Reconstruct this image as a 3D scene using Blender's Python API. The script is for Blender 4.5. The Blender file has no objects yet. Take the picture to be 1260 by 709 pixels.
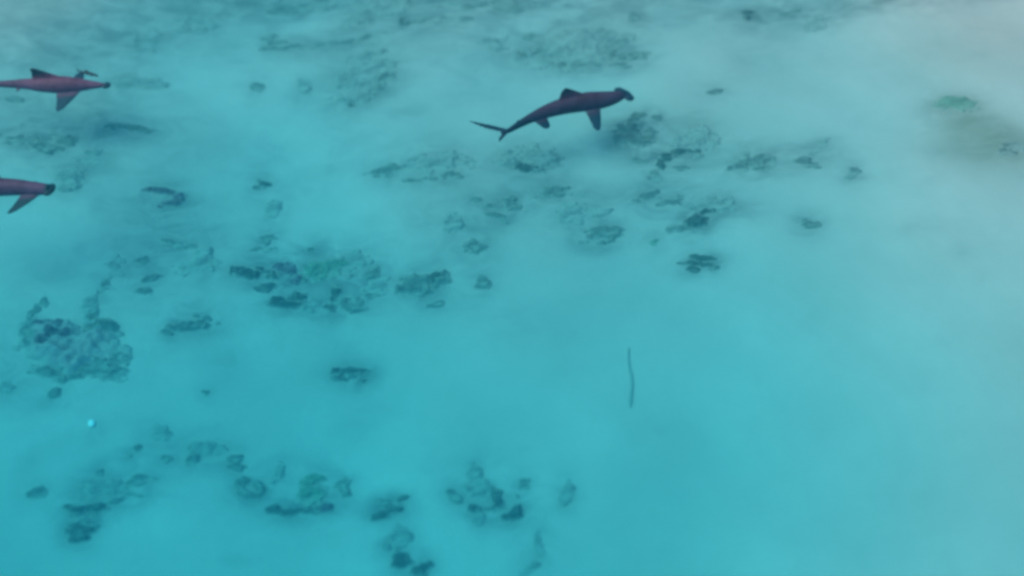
import bpy, bmesh, math, random
import numpy as np
from mathutils import Vector, Matrix, noise

random.seed(7)
sc = bpy.context.scene
COL = sc.collection

# ------------------------------------------------------------------ camera, sky, sun, exposure
CAM_H, PITCH, HFOV = 10.4, math.radians(42.0), math.radians(50.0)
cam_d = bpy.data.cameras.new("camera")
cam = bpy.data.objects.new("camera", cam_d)
COL.objects.link(cam)
cam.location = (0, 0, CAM_H)
cam.rotation_euler = (math.pi / 2 - PITCH, 0, 0)
cam_d.sensor_width = 36.0
cam_d.lens = 18.0 / math.tan(HFOV / 2)
cam_d.clip_start, cam_d.clip_end = 0.1, 1500
cam_d.dof.use_dof = True
cam_d.dof.focus_distance = 19.0
cam_d.dof.aperture_fstop = 0.10
sc.camera = cam

SUN_EL, SUN_AZ = math.radians(62), math.radians(200)     # azimuth of the direction the light comes FROM, ccw from +x
to_sun = Vector((math.cos(SUN_EL) * math.cos(SUN_AZ), math.cos(SUN_EL) * math.sin(SUN_AZ), math.sin(SUN_EL)))
# shadows fall to the right and slightly away from the camera
world = bpy.data.worlds.new("World")
sc.world = world
world.use_nodes = True
wn, wl = world.node_tree.nodes, world.node_tree.links
wn.clear()
sky = wn.new("ShaderNodeTexSky"); sky.sky_type = 'NISHITA'; sky.sun_disc = False
sky.sun_elevation = SUN_EL
sky.sun_rotation = math.atan2(to_sun.x, to_sun.y)
bg = wn.new("ShaderNodeBackground"); bg.inputs["Strength"].default_value = 0.125
wo = wn.new("ShaderNodeOutputWorld")
wl.new(sky.outputs[0], bg.inputs[0]); wl.new(bg.outputs[0], wo.inputs[0])
sun_d = bpy.data.lights.new("sun", 'SUN')
sun_d.energy = 1.35; sun_d.angle = math.radians(44); sun_d.color = (1.0, 0.965, 0.91)
sun = bpy.data.objects.new("sun", sun_d); COL.objects.link(sun)
sun.rotation_euler = to_sun.to_track_quat('Z', 'Y').to_euler()
vs = sc.view_settings
vs.view_transform = 'Standard'; vs.look = 'None'; vs.gamma = 1.0; vs.use_curve_mapping = False
vs.exposure = 0.48
cy = sc.cycles
cy.use_denoising = True
cy.volume_bounces = 1
cy.max_bounces = 6
cy.filter_width = 3.5
cy.use_adaptive_sampling = True
cy.adaptive_threshold = 0.005

# ------------------------------------------------------------------ helpers
W0, H0 = 1260.0, 709.0
FPX = (W0 / 2) / math.tan(HFOV / 2)
CP, SP = math.cos(PITCH), math.sin(PITCH)
EYE = Vector((0, 0, CAM_H))


def ray(px, py):
    u, v = (px - W0 / 2) / FPX, (H0 / 2 - py) / FPX
    return Vector((u, CP + v * SP, -SP + v * CP))


def at(px, py, z):
    """where the line of sight through that spot of the photograph meets the height z"""
    d = ray(px, py)
    return EYE + d * ((z - CAM_H) / d.z)


def to_px(x, y, z):
    dz = z - CAM_H
    depth = y * CP - dz * SP
    return W0 / 2 + FPX * x / depth, H0 / 2 - FPX * (y * SP + dz * CP) / depth


# depth of the sandy bottom: shoals towards the far right to mimic the sky's grey sheen, deepens towards the near left
_D = [(0, 0, .88), (300, 60, 1.32), (600, 30, 1.02), (900, 30, .92), (1240, 20, .46), (1240, 180, .62),
      (60, 160, 1.38), (300, 160, 1.85), (620, 150, 1.45), (900, 160, 1.15),
      (60, 300, 2.15), (300, 300, 2.25), (650, 300, 1.85), (950, 300, 1.65), (1220, 340, .95),
      (60, 500, 2.9), (330, 500, 3.0), (620, 480, 2.6), (900, 480, 2.5), (1220, 500, 1.35),
      (60, 690, 3.3), (330, 690, 3.6), (620, 690, 3.4), (900, 640, 3.1), (1220, 690, 1.8)]
_P = []
for px, py, d in _D:
    p = at(px, py, -d)
    _P.append((p.x, p.y, d))
_P = np.array(_P)


def waves(x, y):
    return (0.035 * np.sin(0.9 * x + 0.5 * y + 1.0) + 0.03 * np.sin(-0.55 * x + 1.1 * y + 2.2)
            + 0.018 * np.sin(2.1 * x - 1.3 * y) + 0.012 * np.sin(3.3 * x + 2.9 * y + .7))


def bottom(x, y):
    """height of the seabed, numpy-friendly"""
    x = np.asarray(x, float); y = np.asarray(y, float)
    num = np.zeros(np.broadcast(x, y).shape); den = num.copy()
    for X, Y, d in _P:
        r2 = ((x - X) ** 2 + (y - Y) ** 2)
        w = np.exp(-r2 / (2 * 1.9 ** 2)) + 1e-3 / (1 + r2 / 9)
        num = num + w * d; den = den + w
    return -(num / den) + waves(x, y)


def on_bottom(px, py):
    z = -1.8
    for _ in range(14):
        p = at(px, py, z)
        z = 0.5 * z + 0.5 * float(bottom(p.x, p.y))
    return at(px, py, z)


def new_mat(name):
    m = bpy.data.materials.new(name); m.use_nodes = True
    n = m.node_tree.nodes; l = m.node_tree.links
    return m, n, l, n["Principled BSDF"], n["Material Output"]


def nz(n, l, scale, detail=4, rough=.55, vec=None, dist=0.0):
    t = n.new("ShaderNodeTexNoise")
    t.inputs["Scale"].default_value = scale; t.inputs["Detail"].default_value = detail
    t.inputs["Roughness"].default_value = rough; t.inputs["Distortion"].default_value = dist
    if vec is not None: l.new(vec, t.inputs["Vector"])
    return t.outputs["Fac"]


def ramp(n, l, fac, a, b, ca=(0, 0, 0, 1), cb=(1, 1, 1, 1)):
    r = n.new("ShaderNodeValToRGB"); e = r.color_ramp.elements
    e[0].position, e[1].position = a, b
    e[0].color, e[1].color = ca, cb
    l.new(fac, r.inputs[0]); return r.outputs[0]


def mix(n, l, f, a, b):
    m = n.new("ShaderNodeMix"); m.data_type = 'RGBA'
    for v, s in ((f, 0), (a, 6), (b, 7)):
        if isinstance(v, (int, float)): m.inputs[s].default_value = v
        elif isinstance(v, tuple): m.inputs[s].default_value = (*v, 1)
        else: l.new(v, m.inputs[s])
    return m.outputs[2]


def math_(n, l, op, a, b=0.0, clamp=False):
    m = n.new("ShaderNodeMath"); m.operation = op; m.use_clamp = clamp
    for i, v in enumerate((a, b)):
        if isinstance(v, (int, float)): m.inputs[i].default_value = v
        else: l.new(v, m.inputs[i])
    return m.outputs[0]


def tag(o, label=None, cat=None, group=None, kind=None):
    if label: o["label"] = label
    if cat: o["category"] = cat
    if group: o["group"] = group
    if kind: o["kind"] = kind
    return o


def mesh_obj(name, verts, faces, mat, parent=None, smooth=True, origin=None):
    me = bpy.data.meshes.new(name)
    if origin is not None:
        verts = [(v[0] - origin[0], v[1] - origin[1], v[2] - origin[2]) for v in verts]
    me.from_pydata([tuple(map(float, v)) for v in verts], [], faces)
    me.validate()
    if smooth:
        me.polygons.foreach_set("use_smooth", [True] * len(me.polygons))
    me.materials.append(mat)
    o = bpy.data.objects.new(name, me); COL.objects.link(o)
    if origin is not None: o.location = origin
    if parent is not None:
        o.parent = parent
        if origin is not None: o.location = Vector(origin) - parent.location
    return o


# ------------------------------------------------------------------ materials
def sand_material():
    m, n, l, p, out = new_mat("sand")
    tc = n.new("ShaderNodeTexCoord").outputs["Object"]
    big = nz(n, l, 0.35, 3, .5, tc)
    mid = nz(n, l, 2.2, 5, .6, tc, .4)
    mp = n.new("ShaderNodeMapping"); mp.inputs["Scale"].default_value = (1.0, 1.5, 1.0); l.new(tc, mp.inputs[0])
    str_ = nz(n, l, 1.6, 5, .62, mp.outputs[0], .8)
    c = mix(n, l, ramp(n, l, big, .35, .68), (.54, .455, .395), (.62, .53, .465))
    c = mix(n, l, math_(n, l, 'MULTIPLY', ramp(n, l, mid, .40, .72), .22), c, (.45, .42, .365))
    # algae and fine rubble, painted shark shadows and a darker far band, set per vertex, broken up by noise
    at_ = n.new("ShaderNodeAttribute"); at_.attribute_name = "film_shade"
    br = ramp(n, l, str_, .36, .62)
    br = math_(n, l, 'ADD', math_(n, l, 'MULTIPLY', br, .62), .30)
    f = math_(n, l, 'MULTIPLY', at_.outputs["Fac"], br, True)
    c = mix(n, l, f, c, (.15, .17, .155))
    at2 = n.new("ShaderNodeAttribute"); at2.attribute_name = "olive"
    f2 = math_(n, l, 'MULTIPLY', at2.outputs["Fac"], math_(n, l, 'ADD', math_(n, l, 'MULTIPLY', br, .4), .6), True)
    c = mix(n, l, f2, c, (.27, .265, .195))
    l.new(c, p.inputs["Base Color"]); p.inputs["Roughness"].default_value = .95
    p.inputs["Specular IOR Level"].default_value = .1
    b = n.new("ShaderNodeBump"); b.inputs["Strength"].default_value = .35; b.inputs["Distance"].default_value = .05
    l.new(nz(n, l, 5.0, 6, .6, mp.outputs[0]), b.inputs["Height"]); l.new(b.outputs[0], p.inputs["Normal"])
    return m


def growth_material(name, dark, mid_, top, cover=.55):
    """rough growth: steep sides dark, flat tops blended paler"""
    m, n, l, p, out = new_mat(name)
    tc = n.new("ShaderNodeTexCoord").outputs["Object"]
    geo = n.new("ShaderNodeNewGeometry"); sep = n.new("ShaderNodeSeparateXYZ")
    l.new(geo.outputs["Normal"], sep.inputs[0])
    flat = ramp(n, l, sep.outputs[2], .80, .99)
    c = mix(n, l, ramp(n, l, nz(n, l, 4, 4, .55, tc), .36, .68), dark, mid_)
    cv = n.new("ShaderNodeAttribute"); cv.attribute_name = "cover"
    pale_tops = math_(n, l, 'MULTIPLY', flat, ramp(n, l, nz(n, l, 3.3, 4, .6, tc), .40, .62))  # upward-facing parts, broken up by noise, turn paler
    c = mix(n, l, math_(n, l, 'MULTIPLY', pale_tops, cover), c, top)
    # towards the rim sand has drifted in between the pieces
    sandy = math_(n, l, 'ADD', cv.outputs["Fac"], math_(n, l, 'MULTIPLY', math_(n, l, 'SUBTRACT', nz(n, l, 3.2, 4, .55, tc), .5), .9))
    c = mix(n, l, ramp(n, l, sandy, .08, 1.25), (.43, .405, .35), c)
    l.new(c, p.inputs["Base Color"]); p.inputs["Roughness"].default_value = .9
    p.inputs["Specular IOR Level"].default_value = .15
    b = n.new("ShaderNodeBump"); b.inputs["Strength"].default_value = .8; b.inputs["Distance"].default_value = .04
    l.new(nz(n, l, 16, 5, .65, tc), b.inputs["Height"]); l.new(b.outputs[0], p.inputs["Normal"])
    return m


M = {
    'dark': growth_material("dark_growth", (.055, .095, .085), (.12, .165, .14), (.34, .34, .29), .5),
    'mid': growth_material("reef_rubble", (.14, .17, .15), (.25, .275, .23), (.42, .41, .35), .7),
    'pale': growth_material("pale_rubble", (.26, .27, .24), (.37, .37, .32), (.48, .45, .39), .8),
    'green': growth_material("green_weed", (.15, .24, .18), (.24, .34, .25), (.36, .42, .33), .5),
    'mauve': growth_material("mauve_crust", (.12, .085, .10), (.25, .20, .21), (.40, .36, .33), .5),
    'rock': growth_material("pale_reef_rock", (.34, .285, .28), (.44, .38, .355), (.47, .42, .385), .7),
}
SAND = sand_material()

# ------------------------------------------------------------------ the water: a clear tinted body, top at z = 0
def box(name, lo, hi, mat):
    v = [(x, y, z) for z in (lo[2], hi[2]) for y in (lo[1], hi[1]) for x in (lo[0], hi[0])]
    f = [(0, 2, 3, 1), (4, 5, 7, 6), (0, 1, 5, 4), (2, 6, 7, 3), (0, 4, 6, 2), (1, 3, 7, 5)]
    return mesh_obj(name, v, f, mat, smooth=False)


WATER_ABS = (.345, .026, .010)      # per metre
WATER_SCAT = (.005, .034, .052)
m = bpy.data.materials.new("turquoise_water"); m.use_nodes = True
n = m.node_tree.nodes; l = m.node_tree.links; n.clear()
out = n.new("ShaderNodeOutputMaterial")
va = n.new("ShaderNodeVolumeAbsorption"); vsn = n.new("ShaderNodeVolumeScatter"); add = n.new("ShaderNodeAddShader")
da = max(WATER_ABS) * 1.25
va.inputs["Density"].default_value = da
va.inputs["Color"].default_value = (*[1 - a / da for a in WATER_ABS], 1)
ds = max(WATER_SCAT)
vsn.inputs["Density"].default_value = ds
vsn.inputs["Color"].default_value = (*[s / ds for s in WATER_SCAT], 1)
vsn.inputs["Anisotropy"].default_value = 0.0
l.new(va.outputs[0], add.inputs[0]); l.new(vsn.outputs[0], add.inputs[1]); l.new(add.outputs[0], out.inputs["Volume"])
water = box("water", (-220, -180, -14), (220, 320, 0), m)
tag(water, "clear turquoise shallow sea water over the sandy bottom", None, kind="structure")

# ------------------------------------------------------------------ table of what lies on the bottom
# each thing: (name, style, height, label, [(px, py, rx, ry, turn)])
THINGS = []


def T(name, style, h, label, *blobs):
    THINGS.append((name, style, h, label, blobs))


# --- upper left
T('rubble_patch', 'mid', .10, "long dark rubble streak at the top, nearest the upper edge left of the centre", (370, 9, 34, 5), (345, 14, 14, 4))
T('rubble_patch', 'mid', .12, "flat streaky reef patch reaching rightwards, left of the two stacked streaks near the top", (360, 58, 28, 4), (335, 46, 12, 3), (395, 55, 22, 3.2, 8), (345, 52, 12, 4))
T('rubble_patch', 'pale', .10, "small smudged grey patch up and right of the upper purple shark", (180, 52, 15, 7), (188, 44, 8, 4))
T('rubble_patch', 'pale', .10, "faint grey rubble smear just above the pale sandy clearing at the top left", (240, 30, 19, 7))
T('rubble_patch', 'mid', .10, "narrow dark spot under the tail of the upper left purple shark", (19, 120, 10, 2.6))
T('rubble_patch', 'pale', .08, "grey oval patch straight ahead of the snout of the upper left purple shark", (172, 104, 22, 5), (150, 103, 8, 4))
T('rubble_patch', 'mid', .09, "thin streak in the dark band below the fin of the upper left shark", (168, 160, 24, 2.6), (140, 158, 12, 2.5))
T('rubble_patch', 'mid', .09, "thin dark streak against the left edge between the two left sharks", (18, 171, 24, 3))
T('rubble_patch', 'mid', .12, "two-part patch between the two left sharks, just above the blunt-headed one", (57, 179, 15, 6), (82, 175, 9, 4), (48, 174, 8, 3))
T('rubble_patch', 'pale', .10, "faint blurred patch right of the two-part patch between the left sharks", (118, 193, 13, 6))
T('rubble_patch', 'pale', .14, "rounded grey patch directly in front of the blunt-headed lower left shark", (84, 221, 13, 9), (95, 227, 5, 4))  # low pale patch just ahead of the head
T('coral_patch', 'mauve', .16, "brownish hook-shaped coral right of the blunt-headed lower left shark", (205, 237, 18, 2.6), (222, 241, 6, 5), (210, 249, 14, 3, 8), (196, 254, 6, 3))
T('weed_patch', 'dark', .10, "small dark diamond-shaped tuft alone on sand, left of centre in the upper half", (325, 227, 7, 5), (318, 232, 5, 2.5))
T('rubble_patch', 'pale', .08, "faint round smudge just below the small diamond-shaped tuft", (337, 258, 8, 8))
T('weed_patch', 'mid', .08, "small slanting smudge on clear sand midway between the shark snout and top centre", (315, 106, 5, 6, 30))
T('rubble_patch', 'pale', .08, "small faint dot right of the slanting smudge on the clear sand", (372, 107, 6, 5))
# --- grey field below the left sharks
T('rubble_patch', 'mid', .12, "dark flattened streak at the heart of the broad grey rubble field", (218, 299, 15, 3, -10), (228, 303, 10, 3))
T('rubble_patch', 'pale', .14, "wide pale slab forming the lower right corner of the grey rubble field", (238, 326, 21, 7), (250, 316, 9, 8))
T('rubble_patch', 'pale', .10, "pale ragged patch at the lower left of the grey rubble field", (141, 328, 10, 9))
T('weed_patch', 'mid', .08, "small oval spot in the lower part of the grey rubble field", (177, 321, 8, 3.5))
T('weed_patch', 'mid', .12, "slanting dark dash just below the grey rubble field", (186, 343, 14, 4, 22))
T('weed_patch', 'mid', .07, "small flat dash right under the slanting dark dash", (177, 361, 8, 3))
T('weed_patch', 'mid', .08, "round dark dot between the rock mound and the slanting dash", (128, 352, 5, 4))
# --- patch right of the mound
T('coral_patch', 'mid', .16, "boat-shaped teal clump right of the big rock mound", (238, 399, 22, 5, 8), (250, 393, 12, 5), (222, 402, 12, 4))
T('coral_patch', 'mid', .07, "small dark crumb at the left end below the boat-shaped clump", (205, 410, 6, 3.2))
T('weed_patch', 'mid', .06, "tiny dot alone on sand, lower right of the boat-shaped clump", (253, 484, 4.5, 3))
T('weed_patch', 'mid', .09, "small dark tuft just below the big rock mound", (67, 485, 6, 4.5, 30))
T('weed_patch', 'pale', .07, "faint smudge against the left edge below the rock mound", (9, 477, 8, 5))
# --- central left reef
T('coral_patch', 'dark', .20, "dark teal pointed clump at the left tip of the largest reef cluster", (322, 335, 24, 6), (305, 337, 16, 3), (335, 338, 14, 7))
T('coral_patch', 'mauve', .16, "purplish brown lump in the middle of the largest reef cluster", (364, 342, 13, 6), (356, 332, 14, 5))
T('coral_patch', 'green', .20, "green weedy lump at the top of the largest reef cluster", (396, 335, 22, 7), (408, 328, 16, 7), (385, 326, 8, 4))
T('coral_patch', 'dark', .10, "small dark comma-shaped piece right of the green lump", (432, 341, 8, 3, 14))
T('coral_patch', 'mid', .12, "small dark oval at the right end of the largest reef cluster", (453, 338, 8, 4), (462, 333, 5, 5))
T('rubble_patch', 'pale', .14, "pale mauve rubble behind the green lump on its right", (438, 321, 14, 8), (425, 325, 8, 5))
T('coral_patch', 'dark', .07, "thin dark dash between the pointed clump and the triangular one", (323, 352, 13, 2.4))
T('weed_patch', 'mid', .08, "small tuft topmost above the left tip of the largest reef cluster", (332, 292, 7, 3.4), (327, 298, 4, 4))
T('weed_patch', 'mid', .06, "thin short dash just above the dark pointed clump", (323, 307, 11, 2.2))
T('weed_patch', 'mid', .08, "single dark dot above the green lump of the largest reef cluster", (384, 308, 5, 3))
T('coral_patch', 'dark', .20, "dark triangular clump in the lower row of the largest reef cluster", (354, 374, 22, 5), (362, 365, 14, 5), (345, 370, 10, 5))
T('coral_patch', 'pale', .14, "pale teal lump between two dark clumps in the lower reef row", (388, 371, 8, 9))
T('coral_patch', 'dark', .18, "dark upright block in the lower row of the largest reef cluster", (411, 367, 8, 10), (405, 374, 8, 5))
T('coral_patch', 'mid', .14, "stepped clump at the right end of the lower reef row", (436, 372, 15, 6), (450, 366, 10, 4), (440, 378, 10, 3))
T('rubble_patch', 'pale', .10, "grey speckled rubble tail right of the lower reef row", (463, 355, 12, 7), (472, 345, 6, 4))
T('coral_patch', 'mid', .18, "bowl-shaped clump right of the largest reef cluster", (520, 350, 24, 8), (524, 360, 18, 3), (505, 344, 12, 6))
T('coral_patch', 'dark', .14, "dark knob standing on the right rim of the bowl-shaped clump", (537, 346, 5, 6))
T('rubble_patch', 'mid', .06, "thin faint dash just under the bowl-shaped clump", (540, 372, 10, 2.2))
T('rubble_patch', 'mid', .12, "small round lump alone right of the bowl-shaped clump", (593, 347, 7, 8), (592, 352, 8, 4))
T('weed_patch', 'dark', .14, "dark star-shaped tuft alone on sand below the largest reef cluster", (434, 463, 18, 6), (444, 457, 9, 2.6), (430, 457, 12, 4), (446, 468, 7, 3))
# --- centre
T('rubble_patch', 'pale', .12, "faint round lump left of the two-streak patch in the centre", (556, 275, 10, 9))
T('rubble_patch', 'mid', .12, "lone roundish lump between the bowl-shaped clump and the two-streak patch", (583, 302, 10, 7), (584, 298, 7, 6))
T('coral_patch', 'mid', .12, "hook-shaped patch with a long bar, below and left of the hammerhead shark", (613, 256, 15, 2.8, -8), (628, 255, 9, 4), (630, 244, 6, 5), (622, 247, 5, 3))
T('coral_patch', 'mid', .08, "slim slanting streak right below the hook-shaped patch", (612, 267, 14, 2.2, -12), (622, 271, 6, 2.4))
T('weed_patch', 'mid', .07, "small dot left of the hook-shaped patch", (586, 245, 7, 3.6))
T('coral_patch', 'mid', .12, "arched patch right of the hook-shaped one under the hammerhead shark", (676, 239, 17, 4), (684, 232, 12, 4), (660, 243, 7, 2.6))
T('rubble_patch', 'pale', .10, "thin pale patch right of the arched one in the centre", (713, 239, 12, 3.6))
T('coral_patch', 'mid', .12, "ragged patch with a bright notch in its lower edge right of centre", (742, 286, 20, 6), (728, 291, 8, 5), (720, 298, 8, 2.4), (741, 299, 9, 2.4), (750, 292, 6, 4))
T('rubble_patch', 'pale', .10, "faint mottled rubble above the ragged notched patch", (705, 264, 14, 8), (735, 258, 13, 5))
# --- right of centre
T('coral_patch', 'mid', .12, "tapered patch left of the two parallel bars under the hammerhead's right", (792, 243, 17, 4), (803, 239, 8, 4))
T('coral_patch', 'mid', .08, "upper of two parallel bars above the darkest clump", (830, 242, 14, 2.6))
T('coral_patch', 'mid', .08, "lower of two parallel bars above the darkest clump", (827, 252, 13, 2.2))
T('rubble_patch', 'pale', .12, "grey smooth patch behind the darkest clump right of centre", (878, 253, 24, 7), (895, 250, 10, 6))
T('coral_patch', 'dark', .20, "darkest clump of all, two joined lumps right of centre", (869, 263, 12, 4.5), (854, 272, 9, 6), (862, 268, 9, 4))
T('coral_patch', 'mid', .08, "flat skirt of rubble just below the darkest clump", (843, 283, 15, 4))
T('coral_patch', 'dark', .10, "uppermost streak of the small striped cluster below the darkest clump", (868, 317, 12, 2.6, -12))
T('coral_patch', 'dark', .10, "longest middle streak of the small striped cluster below the darkest clump", (859, 325, 17, 2.6, -8), (877, 328, 6, 2.6))
T('coral_patch', 'dark', .07, "short lowest streak of the small striped cluster below the darkest clump", (852, 331.5, 7, 2.2, -10))
T('weed_patch', 'green', .06, "small green speck left of the striped cluster on open sand", (805, 298, 6, 3.4, 35))
T('rubble_patch', 'mid', .12, "dark two-lobed patch right of the hammerhead, left one of the pair", (924, 200, 20, 5), (921, 193, 8, 5), (935, 206, 10, 3))
T('rubble_patch', 'mid', .12, "slanting wedge patch right of the hammerhead, right one of the pair", (992, 202, 14, 3.6, -16), (985, 197, 10, 4))
T('rubble_patch', 'pale', .08, "faint ridge reaching up right from the slanting wedge patch", (1008, 183, 14, 3.5, 30))
T('weed_patch', 'mid', .07, "small slanting speck right of the wedge patch", (1051, 211, 4, 4, 40), (1045, 218, 5, 3))
T('weed_patch', 'mid', .10, "little dark bird-shaped patch at the right end of the reef", (993, 277, 9, 3.6, -10), (988, 272, 5, 3), (1001, 277, 6, 2))
T('weed_patch', 'mid', .07, "short dark dash alone above and right of the hammerhead's head", (881, 113, 9, 2.6, 6))
T('weed_patch', 'dark', .14, "small dark double dot near the top edge right of centre", (921, 17, 9, 4), (921, 24, 5, 2.6))
T('weed_patch', 'mid', .09, "thin dark dash near the top edge right of the double dot", (971, 17, 13, 2.6, 8), (980, 13, 5, 3))
T('rubble_patch', 'pale', .08, "faint slanting smear below and right of the thin dash at the top", (1008, 27, 18, 4, 10))
# --- around the hammerhead
T('reef_patch', 'pale', .16, "wide grey rubble mound above the hammerhead's back", (695, 66, 42, 12), (725, 50, 34, 9))
T('coral_patch', 'mid', .12, "pair of dark lumps at the left end of the grey mound above the hammerhead", (650, 68, 12, 4), (667, 66, 9, 5))
T('coral_patch', 'mid', .12, "dark lower rim of the grey mound above the hammerhead", (700, 78, 20, 3.6), (710, 80, 8, 3))
T('coral_patch', 'mid', .08, "left of two small dots just above the hammerhead's back", (733, 80, 7, 2.6))
T('coral_patch', 'mid', .08, "right of two small dots just above the hammerhead's back", (764, 81, 9, 2.6, -6))
T('coral_patch', 'mid', .14, "dark wavy patch at the right end of the grey mound above the hammerhead", (766, 68, 17, 4), (786, 70, 11, 4), (752, 63, 8, 4))
T('rubble_patch', 'mid', .08, "small dash on the upper side of the grey mound above the hammerhead", (763, 51, 8, 2.8))
T('rubble_patch', 'mid', .10, "small lump on the upper left side of the grey mound", (650, 46, 10, 3.6))
T('rubble_patch', 'pale', .10, "faint lump at the left foot of the grey mound above the hammerhead", (606, 52, 13, 6))
T('rubble_patch', 'mid', .08, "small dot near the top edge above the hammerhead", (781, 20, 6, 4.5))
T('reef_patch', 'pale', .14, "big blurred grey patch at the top left of centre by the upper edge", (468, 13, 28, 9), (440, 22, 14, 9))
T('coral_patch', 'dark', .14, "dark knob on the lower right of the blurred grey patch by the upper edge", (497, 28, 7, 6))
T('rubble_patch', 'mid', .09, "upper of two stacked streaks right of the dark knob at the top", (537, 23, 30, 3))
T('rubble_patch', 'mid', .06, "lower and shorter of two stacked streaks right of the dark knob at the top", (533, 31, 18, 1.8))
T('rubble_patch', 'mid', .07, "thin streak below the blurred grey patch at the top", (443, 49, 22, 2.4, 5))
T('rubble_patch', 'mid', .10, "long flat rubble strip cut by the upper edge near the centre", (600, 5, 46, 4), (630, 13, 18, 3))
T('reef_patch', 'pale', .14, "pale greenish mound with a dark right flank, left of the hammerhead", (445, 92, 26, 18), (430, 104, 16, 10))
T('coral_patch', 'mid', .16, "dark slanting flank on the right of the pale greenish mound", (473, 97, 12, 5, 45), (464, 107, 8, 5, 30))
T('coral_patch', 'mid', .07, "flat dark dash below the pale greenish mound", (444, 121, 13, 2.8, 4))
T('reef_patch', 'pale', .14, "wedge-shaped grey patch under the tail of the hammerhead", (536, 203, 30, 11), (552, 196, 17, 9))
T('coral_patch', 'mid', .10, "dark left foot of the wedge-shaped grey patch", (518, 221, 15, 2.6, -4))
T('coral_patch', 'mid', .10, "dark right foot of the wedge-shaped grey patch", (553, 217, 13, 3.2))
T('rubble_patch', 'mid', .10, "small flat patch left of the wedge-shaped grey one", (470, 213, 15, 4.5), (482, 208, 7, 4))
T('coral_patch', 'dark', .12, "short dark bar on the sand below the hammerhead's pelvic fin", (652, 208, 15, 3), (642, 205, 8, 3))  # stands in for part of the hammerhead's cast shadow
T('reef_patch', 'pale', .12, "round grey patch of modelled shadow under the belly of the hammerhead, above the short dark bar", (650, 193, 30, 9))  # softer part of that shark's shadow, built as a grey relief
T('coral_patch', 'mid', .14, "curved dark patch below and right of the hammerhead's head", (783, 148, 12, 6, 35), (768, 160, 14, 6), (790, 170, 14, 6))  # shadow below the head, modelled as a dark patch
T('coral_patch', 'mid', .10, "broad soft patch of modelled shadow at the end of the curved one below the hammerhead", (765, 172, 18, 6), (800, 162, 8, 5))  # continues the shadow arc in the same way
T('rubble_patch', 'mid', .07, "small dash below the curved patch right of the hammerhead", (785, 197, 9, 3, -10))
T('rubble_patch', 'mid', .07, "tiny dash right of the hammerhead's pectoral fin", (808, 146, 7, 2.6))
T('reef_patch', 'pale', .14, "grey mottled mound above the dark slanting comb-shaped patch", (852, 178, 20, 10), (862, 168, 9, 9))
T('coral_patch', 'dark', .12, "dark slanting comb-shaped patch right below the grey mottled mound", (832, 189, 16, 3, 14), (820, 196, 10, 4, 30), (812, 203, 5, 5), (842, 185, 14, 2.4))
T('coral_patch', 'mid', .07, "short bar under the comb-shaped patch", (839, 207, 8, 2.2))
T('rubble_patch', 'mid', .08, "dark trailing foot left of the comb-shaped patch", (807, 216, 6, 5, 30))
# --- upper right
T('weed_patch', 'green', .10, "bright green oval weed patch alone on the pale sand at the upper right", (1176, 128, 20, 6), (1166, 131, 10, 4))
T('rubble_patch', 'mid', .12, "grey lump at the right edge beside the olive smear", (1243, 178, 15, 7))
# --- lower left
T('weed_patch', 'mid', .10, "small dark oval at the far left above the stacked blocks", (43, 607, 10, 4))
T('weed_patch', 'mid', .09, "small forked tuft above the pair of dashes at the lower left", (168, 552, 6, 3.6, 25), (163, 559, 4, 4))
T('weed_patch', 'pale', .08, "faint slanting smudge right of the forked tuft", (198, 534, 8, 9, 40))
T('weed_patch', 'mid', .09, "small oval lump below the faint slanting smudge", (207, 562, 8, 4))
T('coral_patch', 'pale', .12, "soft wide lump with a darker left foot in the lower left chain", (252, 553, 16, 9))
T('coral_patch', 'mid', .10, "darker left foot of the soft wide lump in the lower left chain", (238, 566, 7, 5))
T('weed_patch', 'mid', .08, "upper of a close pair of short dashes left of the ring patch", (290, 564, 9, 2.8))
T('weed_patch', 'mid', .08, "lower of a close pair of short dashes left of the ring patch", (289, 575, 9, 2.8))
T('coral_patch', 'mid', .14, "ring-shaped patch with a pale middle in the lower left", (300, 592, 8, 3.4, 20), (297, 605, 6, 5), (308, 609, 11, 4), (320, 603, 5, 6), (316, 594, 6, 3))
T('weed_patch', 'pale', .10, "faint upright smudge right of the ring-shaped patch", (343, 585, 6, 10))
T('coral_patch', 'green', .20, "green teal lump on top of the long dark base, lower left of centre", (386, 603, 15, 13), (392, 590, 9, 7), (375, 606, 8, 7))
T('coral_patch', 'dark', .14, "long dark curved base under the green teal lump", (358, 629, 20, 4.5, -4), (382, 628, 16, 5), (342, 625, 8, 3))
T('coral_patch', 'mauve', .16, "brownish block at the right end of the long dark base", (402, 624, 7, 7))
T('coral_patch', 'mid', .14, "upright teal block right of the green teal lump", (421, 593, 8, 7), (424, 605, 6, 6))
T('coral_patch', 'dark', .16, "upper of two stacked dark blocks at the lower left", (97, 628, 11, 6), (114, 625, 10, 6), (105, 626, 16, 5))
T('coral_patch', 'dark', .16, "lower, teal one of two stacked blocks at the lower left", (101, 650, 13, 7), (100, 660, 9, 5))
T('weed_patch', 'mid', .09, "small grey lump right of the upper stacked block", (142, 617, 9, 4, 20))
T('weed_patch', 'mid', .08, "upper of two parallel dashes right of the stacked blocks", (172, 589, 14, 2.6, 4))
T('weed_patch', 'mid', .08, "lower of two parallel dashes right of the stacked blocks", (170, 606, 13, 2.8, -4))
T('rubble_patch', 'pale', .12, "pale olive rubble behind the upper stacked block", (128, 602, 20, 7), (112, 607, 10, 6))
T('weed_patch', 'mid', .06, "tiny dark dot above the pale olive rubble", (123, 581, 4, 3.6))
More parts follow.
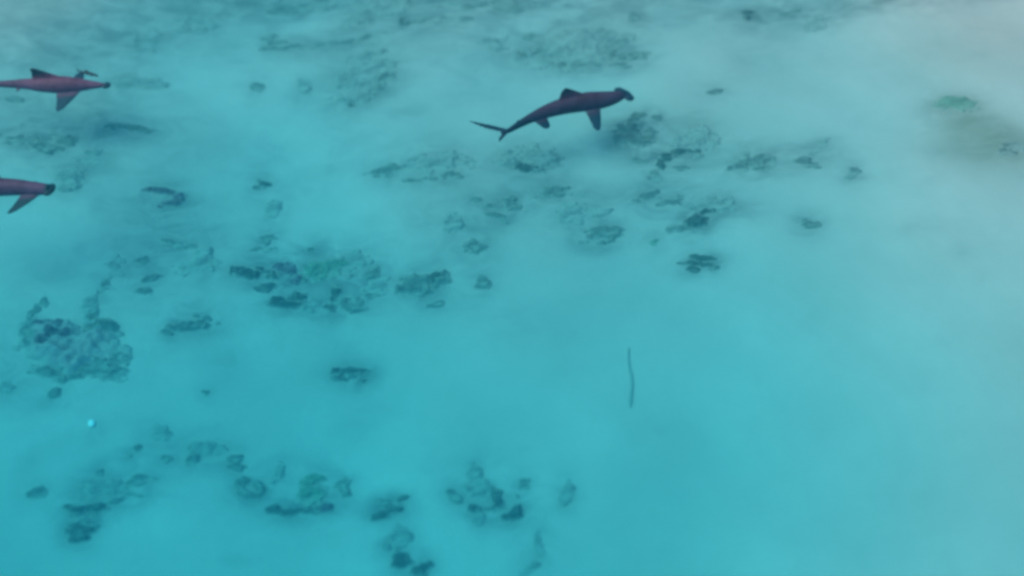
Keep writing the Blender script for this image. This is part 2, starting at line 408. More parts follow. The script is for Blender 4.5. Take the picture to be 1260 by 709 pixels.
# --- bottom centre
T('coral_patch', 'dark', .14, "zigzag dark patch left of the bottom centre", (478, 616, 14, 3.2), (476, 623, 9, 4), (482, 628, 14, 2.6), (466, 635, 12, 2.8, 6))
T('coral_patch', 'dark', .18, "left round dark lump of the pair at the bottom edge", (494, 688, 11, 7))
T('coral_patch', 'dark', .18, "right oblong dark lump of the pair at the bottom edge", (513, 702, 10, 6), (522, 697, 7, 6))
T('rubble_patch', 'pale', .12, "faint curved rubble above the round dark lump at the bottom edge", (492, 660, 10, 12), (477, 673, 4, 4))
T('coral_patch', 'mid', .10, "slanting dark wing at the left of the crescent patch, bottom centre", (557, 607, 10, 4, -30), (563, 614, 6, 4, -30))
T('rubble_patch', 'pale', .12, "faint lump above the crescent patch, bottom centre", (583, 581, 7, 7), (590, 600, 14, 9))
T('coral_patch', 'dark', .14, "small dark foot at the middle of the crescent patch, bottom centre", (583, 627, 7, 5))
T('coral_patch', 'dark', .18, "dark curved right arm of the crescent patch, bottom centre", (606, 626, 11, 6, 15), (611, 614, 6, 9))
T('weed_patch', 'pale', .10, "faint drop hanging below the crescent patch", (590, 641, 5.5, 6))
T('coral_patch', 'dark', .18, "dark tapered lump right of the crescent patch", (633, 633, 10, 7), (636, 622, 5, 8))
T('weed_patch', 'mid', .10, "small round tuft above the tapered lump, bottom centre", (645, 598, 7, 6.5))
T('weed_patch', 'pale', .09, "faint upright tuft farthest right along the bottom", (698, 605, 6, 9), (694, 616, 5, 4))
T('weed_patch', 'pale', .10, "upright faint bar near the bottom edge right of centre", (665, 668, 5, 14))
T('weed_patch', 'pale', .10, "slanting faint streak cut by the bottom edge", (650, 700, 12, 5, 35))

# soft films and painted shark shadows on the sand: (px, py, rx, ry, strength)
FILM_SHADE = [(60, 20, 120, 24, .22), (150, 35, 70, 20, .2), (30, 70, 50, 20, .25), (60, 200, 60, 16, .22), (150, 215, 40, 14, .2), (180, 270, 50, 14, .25), (60, 340, 50, 14, .12), (50, 500, 50, 10, .16), (180, 620, 40, 12, .12), (420, 430, 20, 12, .12), (560, 255, 20, 14, .18), (230, 8, 120, 12, .32), (420, 8, 120, 13, .32), (620, 4, 160, 9, .4), (100, 45, 80, 22, .28), (40, 130, 70, 16, .22),
        (110, 150, 90, 12, .36), (30, 165, 60, 9, .3), (200, 290, 66, 32, .42), (170, 245, 30, 14, .25), (225, 380, 32, 16, .25),  # opens with a painted band of the upper left shark's shadow
        (258, 300, 9, 26, .25), (280, 450, 18, 20, .16), (90, 425, 80, 45, .30), (20, 390, 30, 40, .18), (440, 92, 44, 28, .34), (85, 150, 90, 20, .2), (60, 95, 90, 30, .16), (140, 60, 60, 18, .16),
        (372, 345, 90, 34, .28), (400, 310, 60, 14, .2), (525, 345, 40, 18, .18), (535, 200, 42, 22, .25), (470, 185, 60, 14, .12), (650, 190, 45, 16, .22),  # last entry: painted shade below the hammerhead's belly
        (700, 60, 90, 26, .26), (790, 165, 46, 26, .38), (850, 178, 36, 22, .26), (860, 260, 50, 22, .25), (720, 262, 70, 28, .18),  # includes a dark halo painted for the hammerhead's shadow
        (620, 250, 45, 18, .16), (810, 245, 60, 14, .2), (960, 192, 60, 14, .26), (955, 187, 18, 4, .35), (925, 258, 24, 9, .25), (858, 322, 24, 12, .14),
        (1015, 175, 20, 8, .18), (930, 30, 40, 25, .18), (910, 90, 20, 20, .12), (250, 555, 50, 22, .22), (135, 595, 50, 28, .24), (100, 640, 24, 26, .24),
        (33, 570, 14, 14, .22), (300, 600, 24, 18, .22), (380, 610, 46, 28, .26), (590, 605, 40, 30, .24), (485, 665, 26, 24, .26),
        (650, 655, 26, 16, .16), (475, 625, 22, 12, .16), (690, 600, 22, 26, .12), (1240, 178, 26, 12, .3), (1185, 310, 12, 8, .16),
        (1205, 340, 10, 10, .1), (1090, 193, 12, 5, .14), (405, 208, 12, 6, .2), (370, 218, 14, 8, .12), (122, 248, 9, 8, .25), (94, 305, 9, 6, .2), (235, 147, 14, 4, .25),
        (313, 237, 8, 4, .2), (405, 130, 10, 6, .15), (143, 80, 14, 12, .2), (88, 70, 12, 8, .22), (33, 86, 14, 4, .25), (120, 535, 12, 12, .2), (152, 570, 8, 5, .2),
        (530, 167, 26, 5, .14), (8, 477, 12, 10, .15), (60, 540, 60, 14, .08), (330, 425, 60, 12, .05), (500, 470, 40, 20, .06),
        (600, 390, 60, 20, .05), (1060, 60, 120, 30, .08), (760, 20, 100, 12, .22), (1100, -6, 220, 12, .8), (640, -8, 400, 11, .6), (200, -8, 260, 10, .4), (640, -60, 900, 45, .8)]  # last entries darken the far edge of the sand
OLIVE = [(1222, 176, 50, 22, .75), (1200, 156, 30, 16, .5), (1190, 148, 26, 16, .35), (1176, 128, 26, 9, .4), (110, 607, 22, 12, .35), (860, 165, 40, 26, .18), (800, 300, 26, 14, .12),
         (440, 90, 40, 26, .2), (900, 205, 60, 20, .12), (1190, 60, 90, 30, .10), (405, 330, 30, 10, .2), (720, 50, 70, 16, .22)]
rs = random.Random(11)
for _ in range(150):
    px = rs.uniform(-20, 1280) if rs.random() < .45 else rs.uniform(-20, 700)
    py = rs.uniform(0, 709) if rs.random() < .5 else rs.uniform(0, 330)
    if px > 930 and py > 230 and rs.random() < .8: continue
    w_ = rs.uniform(8, 46)
    FILM_SHADE.append((px, py, w_, w_ * rs.uniform(.22, .6), rs.uniform(.05, .17)))
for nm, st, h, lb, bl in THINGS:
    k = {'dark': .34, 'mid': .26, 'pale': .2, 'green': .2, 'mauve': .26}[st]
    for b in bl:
        FILM_SHADE.append((b[0], b[1], b[2] * 1.45 + 7, b[3] * 1.6 + 6, k * 1.25))

# ------------------------------------------------------------------ seabed: one sheet
def axis(lo, hi, step, far):
    core = np.arange(lo, hi + step / 2, step)
    out_, s = [], step
    a = hi
    while a < far:
        s *= 1.25; a += s; out_.append(a)
    left, s = [], step
    a = lo
    while a > -far:
        s *= 1.25; a -= s; left.append(a)
    return np.array(left[::-1] + list(core) + out_)


xs = axis(-11.5, 11.5, .05, 200)
ys = axis(6.0, 25.0, .055, 200)
X, Y = np.meshgrid(xs, ys)
Z = bottom(X, Y)
nx, ny = len(xs), len(ys)


def film_field(lst):
    F = np.zeros_like(X)
    for px, py, rx, ry, s in lst:
        s = min(.85, s * 1.25)
        p = on_bottom(px, py) if py > -20 else at(px, py, -1.0)
        dist = (p - EYE).length
        ppm = FPX / dist
        el = (CAM_H - p.z) / dist
        ax, ay = rx / ppm, ry / (ppm * el)
        g = s * np.exp(-(((X - p.x) / ax) ** 2 + ((Y - p.y) / ay) ** 2) * .9)
        F = 1 - (1 - F) * (1 - g)
    return F


me = bpy.data.meshes.new("seabed")
co = np.stack([X, Y, Z], -1).reshape(-1, 3).astype(np.float32)
idx = np.arange(nx * ny).reshape(ny, nx)
quads = np.stack([idx[:-1, :-1], idx[:-1, 1:], idx[1:, 1:], idx[1:, :-1]], -1).reshape(-1, 4).astype(np.int32)
me.vertices.add(len(co)); me.vertices.foreach_set("co", co.ravel())
me.loops.add(quads.size); me.loops.foreach_set("vertex_index", quads.ravel())
me.polygons.add(len(quads)); me.polygons.foreach_set("loop_start", np.arange(0, quads.size, 4, dtype=np.int32))
me.update(calc_edges=True)
me.polygons.foreach_set("use_smooth", np.ones(len(quads), dtype=bool))
for nm, lst in (("film_shade", FILM_SHADE), ("olive", OLIVE)):
    a = me.attributes.new(nm, 'FLOAT', 'POINT')
    a.data.foreach_set("value", film_field(lst).ravel().astype(np.float32))
me.materials.append(SAND)
seabed = bpy.data.objects.new("seabed", me); COL.objects.link(seabed)
tag(seabed, "pale rippled sand bottom under the water", kind="structure")


# ------------------------------------------------------------------ growths and rubble lying on the bottom
def growth(name, style, h, label, blobs, parent=None, step=None, rough=1.0, base=None, cat=None, group=None):
    """one low lumpy mass: a height field over the union of its lumps, ragged at the rim, rooted in the sand"""
    h = h * .36
    B = []
    for b in blobs:
        px, py, rx, ry = b[:4]
        turn = b[4] if len(b) > 4 else 0.0
        p = on_bottom(px, py)
        dist = (p - EYE).length; ppm = FPX / dist; el = (CAM_H - p.z) / dist
        ax = max(rx / ppm, .05)
        ay = max((ry / ppm - .55 * h * math.sqrt(1 - el * el)) / el, .45 * ry / ppm / el, .05)
        # turn is seen on the picture plane; on the ground it is steeper
        t = math.atan2(math.sin(math.radians(turn)) / el, math.cos(math.radians(turn)))
        B.append((p.x, p.y - .3 * h, ax * 1.10, ay * 1.14, t))
    x0 = min(b[0] - 1.5 * max(b[2], b[3]) for b in B); x1 = max(b[0] + 1.5 * max(b[2], b[3]) for b in B)
    y0 = min(b[1] - 1.5 * max(b[2], b[3]) for b in B); y1 = max(b[1] + 1.5 * max(b[2], b[3]) for b in B)
    if step is None: step = .03 if max(x1 - x0, y1 - y0) > 2.2 else .02
    gx = np.arange(x0, x1 + step, step); gy = np.arange(y0, y1 + step, step)
    GX, GY = np.meshgrid(gx, gy)
    V = np.full(GX.shape, -9.0)
    wsd = random.uniform(0, 90)
    WX = np.zeros(GX.shape); WY = np.zeros(GX.shape)
    amp = min(1.0, 2.2 * min(max(b[2], b[3]) for b in B))
    for j in range(GX.shape[0]):
        for i in range(GX.shape[1]):
            x, y = GX[j, i], GY[j, i]
            q = noise.noise_vector((x * 1.9, y * 2.6, wsd)) * .22 + noise.noise_vector((x * 5.5, y * 7.5, wsd)) * .11
            WX[j, i] = q.x * amp; WY[j, i] = q.y * amp
    for bx, by, ax, ay, t in B:
        c, s = math.cos(t), math.sin(t)
        u = ((GX + WX - bx) * c + (GY + WY - by) * s) / ax; v = (-(GX + WX - bx) * s + (GY + WY - by) * c) / ay
        V = np.maximum(V, 1.12 - (u * u + v * v) ** .8)
    sd = random.uniform(0, 90)
    N1 = np.zeros(GX.shape); N2 = np.zeros(GX.shape); N3 = np.zeros(GX.shape)
    near = np.argwhere(V > -1.4)
    for j, i in near:
        x, y = GX[j, i], GY[j, i]
        N1[j, i] = noise.fractal((x * 2.0, y * 4.4, sd), .9, 2.1, 4)
        N3[j, i] = noise.fractal((x * 13, y * 21, sd + 9), .7, 2.0, 2)
        N2[j, i] = noise.fractal((x * 6, y * 12, sd + 5), .8, 2.0, 3)
    V = V + .36 + rough * (1.05 * N1 + .75 * N2 + .55 * N3)
    G = bottom(GX, GY) if base is None else base(GX, GY)
    Hh = G + h * np.clip(V, 0, 1.3) / 1.3 * np.clip(1 + .6 * N2 + .5 * N1, .2, 1.8) - .004
    keep = V > 0
    rim = np.zeros_like(keep)
    rim[1:, :] |= keep[:-1, :]; rim[:-1, :] |= keep[1:, :]; rim[:, 1:] |= keep[:, :-1]; rim[:, :-1] |= keep[:, 1:]
    use = keep | rim
    Hh = np.where(keep, Hh, G - .03)
    ids = -np.ones(GX.shape, int)
    jj, ii = np.nonzero(use)
    ids[jj, ii] = np.arange(len(jj))
    verts = list(zip(GX[jj, ii], GY[jj, ii], Hh[jj, ii]))
    cover = np.clip(V[jj, ii] / .95, 0, 1)
    faces = []
    for j in range(GX.shape[0] - 1):
        for i in range(GX.shape[1] - 1):
            q = (ids[j, i], ids[j, i + 1], ids[j + 1, i + 1], ids[j + 1, i])
            if min(q) >= 0 and keep[j:j + 2, i:i + 2].any():
                faces.append(tuple(int(k) for k in q))
    if not faces:
        print("EMPTY", label); return None
    org = (B[0][0], B[0][1], float(bottom(B[0][0], B[0][1])))
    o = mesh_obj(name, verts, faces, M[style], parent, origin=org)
    if len(o.data.vertices) == len(cover):
        a = o.data.attributes.new("cover", 'FLOAT', 'POINT'); a.data.foreach_set("value", cover.astype(np.float32))
    else: print("VERTS", label)
    if parent is None:
        tag(o, label, cat, group)
    elif label:
        o["label"] = label
    return o


CATS = {'coral_patch': "coral", 'weed_patch': "seaweed", 'rubble_patch': "rubble", 'reef_patch': "reef"}
GRP = {'coral_patch': "coral clumps scattered on the sand", 'weed_patch': "small weed tufts on the sand",
       'rubble_patch': "rubble patches on the sand", 'reef_patch': "low grey reef mounds"}
for nm, st, h, lb, bl in THINGS:
    growth(nm, st, h, lb, bl, cat=CATS[nm], group=GRP[nm])

# the big rock mound at the left with its corals
root = bpy.data.objects.new("reef_mound", None); COL.objects.link(root)
root.location = on_bottom(88, 440)
tag(root, "big pale rock mound crusted with dark corals at the left, largest rock in view", "rock mound")
bpy.context.view_layer.update()


rock = growth("rock", 'rock', .40, "pale mauve grey slab", [(94, 430, 42, 16), (66, 412, 28, 15), (114, 412, 26, 11), (54, 420, 26, 13)], root, rough=.36)
bpy.context.view_layer.update()


def mound_top(x, y):
    g = bottom(x, y)
    off = rock.matrix_world.translation
    for j in range(x.shape[0]):
        for i in range(x.shape[1]):
            ok, loc, nn, k = rock.ray_cast(Vector((x[j, i] - off.x, y[j, i] - off.y, 3)), Vector((0, 0, -1)))
            if ok: g[j, i] = max(g[j, i], loc.z + off.z)
    return g


growth("rock_foot", 'mid', .16, "teal weedy foot along the lower edge", [(96, 452, 38, 9), (120, 455, 22, 9), (85, 464, 14, 5), (150, 440, 10, 6), (60, 456, 12, 5)], root, rough=.7)
mt = dict(base=mound_top)
growth("coral_head", 'mid', .12, "dark rounded coral on the left", [(36, 404, 8, 10), (40, 416, 7, 6)], root, rough=.5, **mt)
growth("coral_arch", 'mauve', .10, "curved arch of coral round a pale hollow", [(48, 397, 10, 3, 20), (62, 396, 9, 3, -15), (72, 403, 5, 6, -40)], root, rough=.4, step=.025, **mt)
growth("coral_ridge", 'mauve', .10, "dark ridge across the middle", [(80, 415, 26, 3.5), (55, 423, 8, 4, 30), (102, 413, 12, 3)], root, rough=.45, step=.025, **mt)
growth("coral_head", 'mid', .16, "dark coral block on the right", [(118, 401, 12, 8), (133, 405, 8, 5), (112, 388, 6, 7)], root, rough=.5, **mt)
growth("coral_branch", 'mid', .08, None, [(54, 371, 7, 2.6, -50)], root, rough=.4, step=.025)
growth("coral_branch", 'mid', .08, None, [(46, 381, 5, 4, 30), (38, 389, 4, 4)], root, rough=.4, step=.025)
growth("coral_branch", 'pale', .12, None, [(108, 373, 7, 10)], root, rough=.5)


# ------------------------------------------------------------------ small things: shell and stick
def blob_mesh(name, center, radii, mat, rot=0, seed=0, amp=.15):
    bm = bmesh.new()
    bmesh.ops.create_icosphere(bm, subdivisions=4, radius=1)
    for v in bm.verts:
        k = 1 + amp * noise.noise(v.co * 1.7 + Vector((seed, 0, 0)))
        groove = 1 - .05 * abs(math.sin(9 * math.atan2(v.co.y, v.co.x + 1.2)))
        v.co = Vector((v.co.x * radii[0], v.co.y * radii[1], v.co.z * radii[2])) * k * groove
    me = bpy.data.meshes.new(name); bm.to_mesh(me); bm.free()
    me.polygons.foreach_set("use_smooth", [True] * len(me.polygons)); me.materials.append(mat)
    o = bpy.data.objects.new(name, me); COL.objects.link(o); o.location = center; o.rotation_euler = (0, 0, rot)
    return o


m_shell, n, l, p, out = new_mat("white_shell")
c = mix(n, l, nz(n, l, 14, 4), (.90, .86, .80), (.93, .92, .90)); l.new(c, p.inputs["Base Color"]); p.inputs["Roughness"].default_value = .4
ps = on_bottom(113, 522)
o = blob_mesh("shell", ps + Vector((0, 0, .02)), (.055, .075, .035), m_shell, .4, 3, .1)
tag(o, "tiny bright white shell on the sand below the rock mound", "shell")

m_stick, n, l, p, out = new_mat("sodden_wood")
c = mix(n, l, nz(n, l, 9, 5), (.30, .34, .30), (.37, .39, .34)); l.new(c, p.inputs["Base Color"]); p.inputs["Roughness"].default_value = .85
pts = [(774, 429, .012), (773, 440, .018), (774, 452, .019), (777, 464, .021), (777.5, 476, .021), (776, 487, .026), (775.5, 495, .025), (776, 502, .010)]
ring = 12; vv = []; ff = []
c3 = []
for px, py, r in pts:
    q = on_bottom(px, py); c3.append((Vector((q.x, q.y, q.z + r * .8)), r))
for k, (q, r) in enumerate(c3):
    a = c3[max(k - 1, 0)][0]; b = c3[min(k + 1, len(c3) - 1)][0]
    d = (b - a).normalized(); s = d.cross(Vector((0, 0, 1))).normalized(); u = s.cross(d)
    for j in range(ring):
        t = 2 * math.pi * j / ring
        rr = r * (1 + .15 * noise.noise(Vector((k * 1.3, j * .8, 0))))
        vv.append(q + s * math.cos(t) * rr + u * math.sin(t) * rr)
for k in range(len(c3) - 1):
    for j in range(ring):
        ff.append((k * ring + j, k * ring + (j + 1) % ring, (k + 1) * ring + (j + 1) % ring, (k + 1) * ring + j))
ff.append(tuple(range(ring))[::-1]); ff.append(tuple(range((len(c3) - 1) * ring, len(c3) * ring)))
stick = mesh_obj("stick", vv, ff, m_stick, origin=tuple(c3[0][0]))
tag(stick, "thin slightly crooked stick lying alone on the bare sand right of centre", "stick")


# ------------------------------------------------------------------ sharks
def shark_material(name, body, edge, belly):
    m, n, l, p, out = new_mat(name)
    tc = n.new("ShaderNodeTexCoord").outputs["Object"]
    a = n.new("ShaderNodeAttribute"); a.attribute_name = "edge"
    b = n.new("ShaderNodeAttribute"); b.attribute_name = "belly"
    c = mix(n, l, ramp(n, l, nz(n, l, 5, 5, .65, tc), .38, .66), body, tuple(x * .6 for x in body))
    c = mix(n, l, a.outputs["Fac"], c, edge)
    c = mix(n, l, b.outputs["Fac"], c, belly)
    l.new(c, p.inputs["Base Color"]); p.inputs["Roughness"].default_value = .6; p.inputs["Specular IOR Level"].default_value = .25
    bm_ = n.new("ShaderNodeBump"); bm_.inputs["Strength"].default_value = .15; bm_.inputs["Distance"].default_value = .01
    l.new(nz(n, l, 30, 3, .5, tc), bm_.inputs["Height"]); l.new(bm_.outputs[0], p.inputs["Normal"])
    return m


def loft(bm, rings):
    rows = [[bm.verts.new(p) for p in r] for r in rings]
    k = len(rows[0])
    for a, b in zip(rows, rows[1:]):
        for j in range(k):
            bm.faces.new((a[j], a[(j + 1) % k], b[(j + 1) % k], b[j]))
    bm.faces.new(rows[0][::-1]); bm.faces.new(rows[-1])


def catmull(P, n):
    out_ = []
    for i in range(len(P) - 1):
        p0, p1, p2, p3 = P[max(i - 1, 0)], P[i], P[i + 1], P[min(i + 2, len(P) - 1)]
        for k in range(n):
            t = k / n
            out_.append(.5 * ((2 * p1) + (-p0 + p2) * t + (2 * p0 - 5 * p1 + 4 * p2 - p3) * t * t + (-p0 + 3 * p1 - 3 * p2 + p3) * t ** 3))
    out_.append(P[-1]); return out_


def foil(bm, stations):
    """a fin: stations of (leading point, trailing point, thickness); lens-shaped sections"""
    rings = []
    for a, b, th in stations:
        ch = b - a
        rings.append((a, b, th))
    # normal of the fin from its first and last station
    nrm = (stations[0][1] - stations[0][0]).cross(stations[-1][0] - stations[0][0]).normalized()
    rr = []
    for a, b, th in stations:
        ch = b - a; r = []
        prof = [(0, 0), (.12, .7), (.32, 1), (.6, .75), (.85, .38), (1, .12), (1, -.12), (.85, -.38), (.6, -.75), (.32, -1), (.12, -.7)]
        for s, t in prof:
            r.append(a + ch * s + nrm * t * th)
        rr.append(r)
    loft(bm, rr)


def build_shark(spine, spec, mat, label, vox=.012):
    """spine: tail to snout (px, py, z, half width, half height)"""
    P = [Vector((*at(s[0], s[1], s[2]), 0)) for s in spine]
    P = [Vector((p[0], p[1], p[2])) for p in P]
    R = [Vector((s[3], s[4], 0)) for s in spine]
    C = catmull(P, 8); RR = catmull(R, 8)
    N = len(C)
    T_, S_, U_ = [], [], []
    for i in range(N):
        d = (C[min(i + 1, N - 1)] - C[max(i - 1, 0)]).normalized()
        s = d.cross(Vector((0, 0, 1))).normalized()      # the animal's right
        T_.append(d); S_.append(s); U_.append(s.cross(d))
    bm = bmesh.new()
    rings = []
    for i in range(N):
        r = []
        w, h = max(RR[i].x, .006), max(RR[i].y, .006)
        for j in range(24):
            t = 2 * math.pi * j / 24
            cz = math.sin(t); cx = math.cos(t)
            hh = h * (1.0 if cz > 0 else .85)
            r.append(C[i] + S_[i] * cx * w + U_[i] * cz * hh)
        rings.append(r)
    loft(bm, rings)

    def fr(f):
        i = min(N - 1, max(0, int(round(f * (N - 1)))))
        return C[i], T_[i], S_[i], U_[i], RR[i]
    # dorsal fins: (front, back, height, sweep, thickness)
    for f0, f1, hgt, sweep, th in spec['dorsal']:
        c0, t0, s0, u0, r0 = fr(f0); c1, t1, s1, u1, r1 = fr(f1)
        a0 = c0 + u0 * r0.y * .5; b0 = c1 + u1 * r1.y * .5
        st = []
        for k in (0, .25, .5, .75, .92, 1):
            base_a = a0.lerp(b0, .0); chord = (b0 - a0) * (1 - k) ** .8 * (1 if k < 1 else 0) + (b0 - a0) * .12
            a = a0 + u0 * (hgt + r0.y * .5) * k - t0 * sweep * (k ** 1.3)
            st.append((a, a + chord * (1 if k else .9), th * (1 - .75 * k)))
        foil(bm, st)
    # paired fins: (f, side, length, root chord, tip chord, back sweep, droop, thickness)
    for f, side, ln, rc, tcx, sw, droop, th in spec['paired']:
        c, t, s, u, r = fr(f)
        o0 = c + s * side * r.x * .3 - u * r.y * .35
        st = []
        for k in (0, .2, .45, .7, .88, 1):
            mid_ = o0 + s * side * (r.x * .5 + ln) * k - t * sw * k ** 1.5 - Vector((0, 0, 1)) * droop * k ** 1.2
            chd = rc * (1 - k) + tcx * k
            chd *= (1 if k < .95 else .5)
            st.append((mid_ + t * chd * .5, mid_ - t * chd * .5, th * (1 - .7 * k)))
        foil(bm, st)
    # tail fin lobes: pairs of (px, py, z) tips
    c, t, s, u, r = fr(0)
    for tip, mid_, ch in spec['tail']:
        q = at(*tip); mm = at(*mid_)
        ax = (q - c).normalized(); perp = (t - ax * t.dot(ax)).normalized()
        b0 = c + t * .10
        foil(bm, [(b0 + perp * ch * .5, b0 - perp * ch * .3, .014), (mm + perp * ch * .45, mm - perp * ch * .45, .012),
                  (mm.lerp(q, .6) + perp * ch * .22, mm.lerp(q, .6) - perp * ch * .28, .010), (q + perp * .012, q - perp * .012, .008)])
    # hammer: (width, chord, sweep, roll in degrees)
    hw, hc, hs, roll = spec['hammer']
    c, t, s, u, r = fr(1.0)
    t = Vector(t)
    sv = Matrix.Rotation(math.radians(roll), 3, t) @ s
    uu = sv.cross(t)
    if uu.z < 0: uu = -uu
    rr = []
    for k in np.linspace(-1, 1, 17):
        ctr = c + sv * k * hw / 2 - t * hs * abs(k) ** 1.6 + t * .02
        chd = hc * (1 - .25 * abs(k)) * (1 if abs(k) < .99 else .55)
        th = .045 * (1 - .35 * abs(k)) * (1 if abs(k) < .99 else .5)
        rr.append([ctr + t * math.cos(a) * chd * .5 + uu * math.sin(a) * th for a in np.linspace(0, 2 * math.pi, 16, endpoint=False)])
    loft(bm, rr)
    for sd in (-1, 1):                                     # eyes at the ends of the hammer
        e = bmesh.ops.create_icosphere(bm, subdivisions=2, radius=.022)
        for v in e['verts']: v.co += c + sv * sd * hw / 2 * .98 - t * (hs - .01)
    bmesh.ops.recalc_face_normals(bm, faces=bm.faces)
    me = bpy.data.meshes.new("raw"); bm.to_mesh(me); bm.free()
    tmp = bpy.data.objects.new("raw", me); COL.objects.link(tmp)
    md = tmp.modifiers.new("r", 'REMESH'); md.mode = 'VOXEL'; md.voxel_size = vox; md.use_smooth_shade = True
    sm = tmp.modifiers.new("s", 'SMOOTH'); sm.factor = .5; sm.iterations = 4
    dg = bpy.context.evaluated_depsgraph_get()
    m2 = bpy.data.meshes.new_from_object(tmp.evaluated_get(dg), depsgraph=dg)
    bpy.data.objects.remove(tmp)
    co = np.empty(len(m2.vertices) * 3, np.float32); m2.vertices.foreach_get("co", co); co = co.reshape(-1, 3)
    CA = np.array([list(c) for c in C]); TA = np.array([list(x) for x in T_]); UA = np.array([list(x) for x in U_]); RA = np.array([[x.x, x.y] for x in RR])
    d2 = ((co[:, None, :] - CA[None]) ** 2).sum(-1); ni = d2.argmin(1)
    rel = co - CA[ni]
    dist = np.sqrt((rel ** 2).sum(1))
    rad = np.maximum(RA[ni].max(1), .02)
    edge = np.clip((dist / rad - 1.2) / .6, 0, 1)
    hd = np.clip((ni / (N - 1) - .93) / .05, 0, 1)
    tl = np.clip((.42 - ni / (N - 1)) / .22, 0, 1) * spec.get('tl', 1)
    edge = np.maximum(edge, np.maximum(hd, tl * .85))
    up = (rel * UA[ni]).sum(1) / rad
    belly = np.clip((-up - .35) / .35, 0, 1) * (dist < rad * 1.1)
    org = np.array(fr(.5)[0])
    m2.vertices.foreach_set("co", (co - org).astype(np.float32).ravel())
    for nm, arr in (("edge", edge), ("belly", belly)):
        a = m2.attributes.new(nm, 'FLOAT', 'POINT'); a.data.foreach_set("value", arr.astype(np.float32))
    m2.materials.clear(); m2.materials.append(mat)
    m2.polygons.foreach_set("use_smooth", [True] * len(m2.polygons))
    m2.name = "shark"; m2.update()
    o = bpy.data.objects.new("shark", m2); COL.objects.link(o); o.location = org.tolist()
    tag(o, label, "shark", "sharks swimming to the right")
    return o


M1 = shark_material("shark_skin", (.074, .048, .082), (.008, .040, .060), (.32, .30, .30))
M2 = shark_material("shark_skin_bronze", (.205, .072, .120), (.02, .05, .07), (.36, .30, .33))
M3 = shark_material("shark_skin_slate", (.13, .066, .115), (.012, .05, .06), (.34, .31, .33))
ZS = -.50
build_shark(
    [(617, 164, ZS, .030, .040), (626, 161, ZS, .040, .050), (638, 154, ZS, .055, .075), (655, 145, ZS, .085, .10), (676, 136.5, ZS, .125, .14),
     (699, 130, ZS, .155, .17), (722, 126, ZS, .17, .19), (742, 123.5, ZS, .155, .165), (757, 120, ZS, .125, .12), (768, 116, ZS, .075, .07)],
    dict(dorsal=[(.70, .50, .17, .46, .035), (.24, .18, .05, .05, .016)],
         paired=[(.70, 1, .45, .34, .14, .02, .18, .034), (.70, -1, .40, .20, .07, .05, .10, .022),
                 (.37, 1, .20, .32, .16, .0, .10, .032), (.36, -1, .14, .14, .05, .06, .06, .018)],
         tail=[((577, 149, ZS + .10), (600, 156, ZS + .06), .15), ((614, 175, ZS - .06), (616, 170, ZS - .04), .09)],
         hammer=(.48, .21, .025, 0)),
    M1, "dark hammerhead shark swimming rightwards above the sand, the whole body in view")
build_shark(
    [(-60, 106, ZS, .030, .040), (-40, 105, ZS, .042, .05), (-15, 104, ZS, .05, .055), (10, 103.8, ZS, .07, .075), (33, 104, ZS, .10, .11),
     (52, 105, ZS, .145, .14), (72, 105, ZS, .17, .17), (90, 105, ZS, .15, .15), (108, 105, ZS, .10, .10), (122, 105, ZS, .06, .06), (131, 105, ZS, .035, .04)],
    dict(tl=.3, dorsal=[(.70, .46, .21, .62, .045)],
         paired=[(.675, 1, .36, .52, .13, .14, .20, .034), (.70, -1, .46, .36, .10, .02, -.02, .030), (.36, 1, .10, .12, .05, .05, .04, .016)],
         tail=[((-105, 98, ZS + .1), (-82, 102, ZS + .06), .10), ((-75, 122, ZS - .1), (-68, 113, ZS - .06), .10)],
         hammer=(.17, .13, .03, 0)),
    M2, "purplish shark entering at the upper left, snout pointed, side fin angled back")
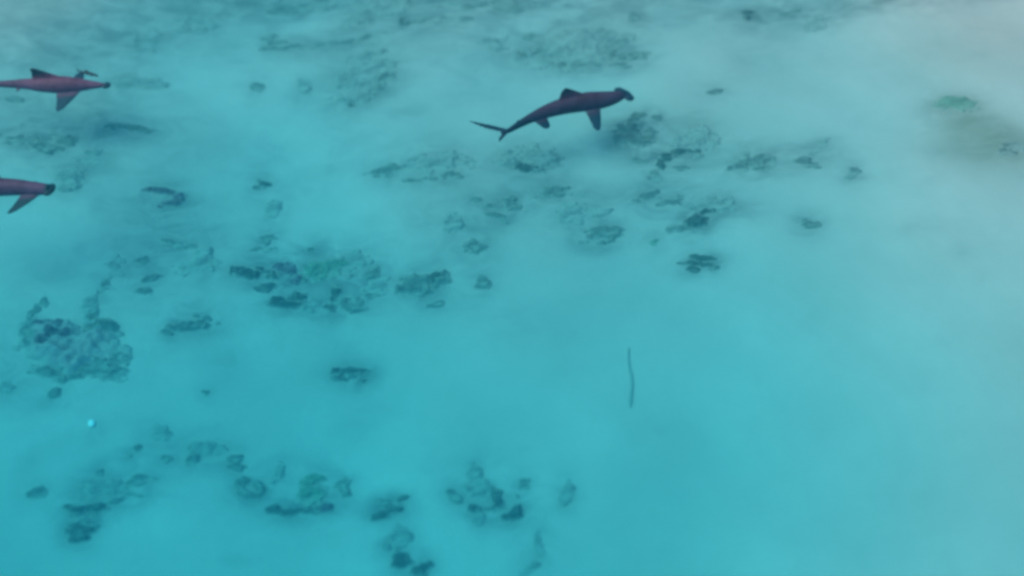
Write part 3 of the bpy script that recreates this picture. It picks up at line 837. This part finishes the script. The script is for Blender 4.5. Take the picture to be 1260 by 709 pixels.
build_shark(
    [(-130, 240, ZS, .030, .04), (-110, 238, ZS, .04, .05), (-85, 235, ZS, .07, .075), (-60, 233, ZS, .11, .12), (-30, 231.5, ZS, .15, .16), (-5, 231, ZS, .155, .165),
     (18, 231, ZS, .14, .15), (36, 232, ZS, .12, .13), (50, 233, ZS, .11, .11), (61, 233.5, ZS, .09, .09)],
    dict(dorsal=[(.62, .47, .25, .12, .022)],
         paired=[(.80, 1, .38, .36, .12, .26, .14, .030), (.80, -1, .24, .2, .07, .12, .06, .020)],
         tail=[((-175, 228, ZS + .1), (-150, 234, ZS + .06), .10), ((-142, 256, ZS - .1), (-138, 248, ZS - .06), .1)],
         hammer=(.30, .14, .02, 0)),
    M3, "slate shark cut by the left edge, only blunt head and fin showing")


# the slim fish beside the upper left shark
def slim_fish():
    a = at(97, 87, ZS + .1); b = at(121, 94, ZS + .02)
    N = 15; bm = bmesh.new(); rings = []
    d = (b - a).normalized(); s = d.cross(Vector((0, 0, 1))).normalized(); u = s.cross(d)
    ln = (b - a).length
    for i in range(N):
        f = i / (N - 1)
        r = .036 * (math.sin(math.pi * min(1, .06 + f * .93)) ** .6) * (.45 + .55 * f) + .004
        c = a + (b - a) * f + s * .012 * math.sin(6 * f)
        rings.append([c + s * math.cos(t) * r * .85 + u * math.sin(t) * r for t in np.linspace(0, 2 * math.pi, 12, endpoint=False)])
    loft(bm, rings)
    for k in (-1, 1):
        tip = a - d * .05 + u * k * .03
        foil(bm, [(a + d * .03, a - d * .01, .006), (tip + d * .015, tip - d * .012, .004)])
        f0 = a + (b - a) * .78 + s * k * .02
        t1 = f0 + s * k * .03 - d * .04
        foil(bm, [(f0 + d * .03, f0 - d * .03, .006), (t1 + d * .01, t1 - d * .012, .004)])
    mb = a + (b - a) * .5 + u * .02
    foil(bm, [(mb + d * .08, mb - d * .08, .006), (mb + u * .04 - d * .02, mb + u * .03 - d * .08, .004)])
    bmesh.ops.recalc_face_normals(bm, faces=bm.faces)
    me = bpy.data.meshes.new("slim_fish"); bm.to_mesh(me); bm.free()
    org = (a + b) / 2
    me.transform(Matrix.Translation(-org))
    me.polygons.foreach_set("use_smooth", [True] * len(me.polygons)); me.materials.append(m_fish)
    o = bpy.data.objects.new("slim_fish", me); COL.objects.link(o); o.location = org
    tag(o, "slim dark fish swimming close beside the upper left shark's head", "fish")


m_fish, n, l, p, out = new_mat("fish_skin")
c = mix(n, l, nz(n, l, 20, 3), (.03, .04, .05), (.06, .07, .08)); l.new(c, p.inputs["Base Color"]); p.inputs["Roughness"].default_value = .5
slim_fish()
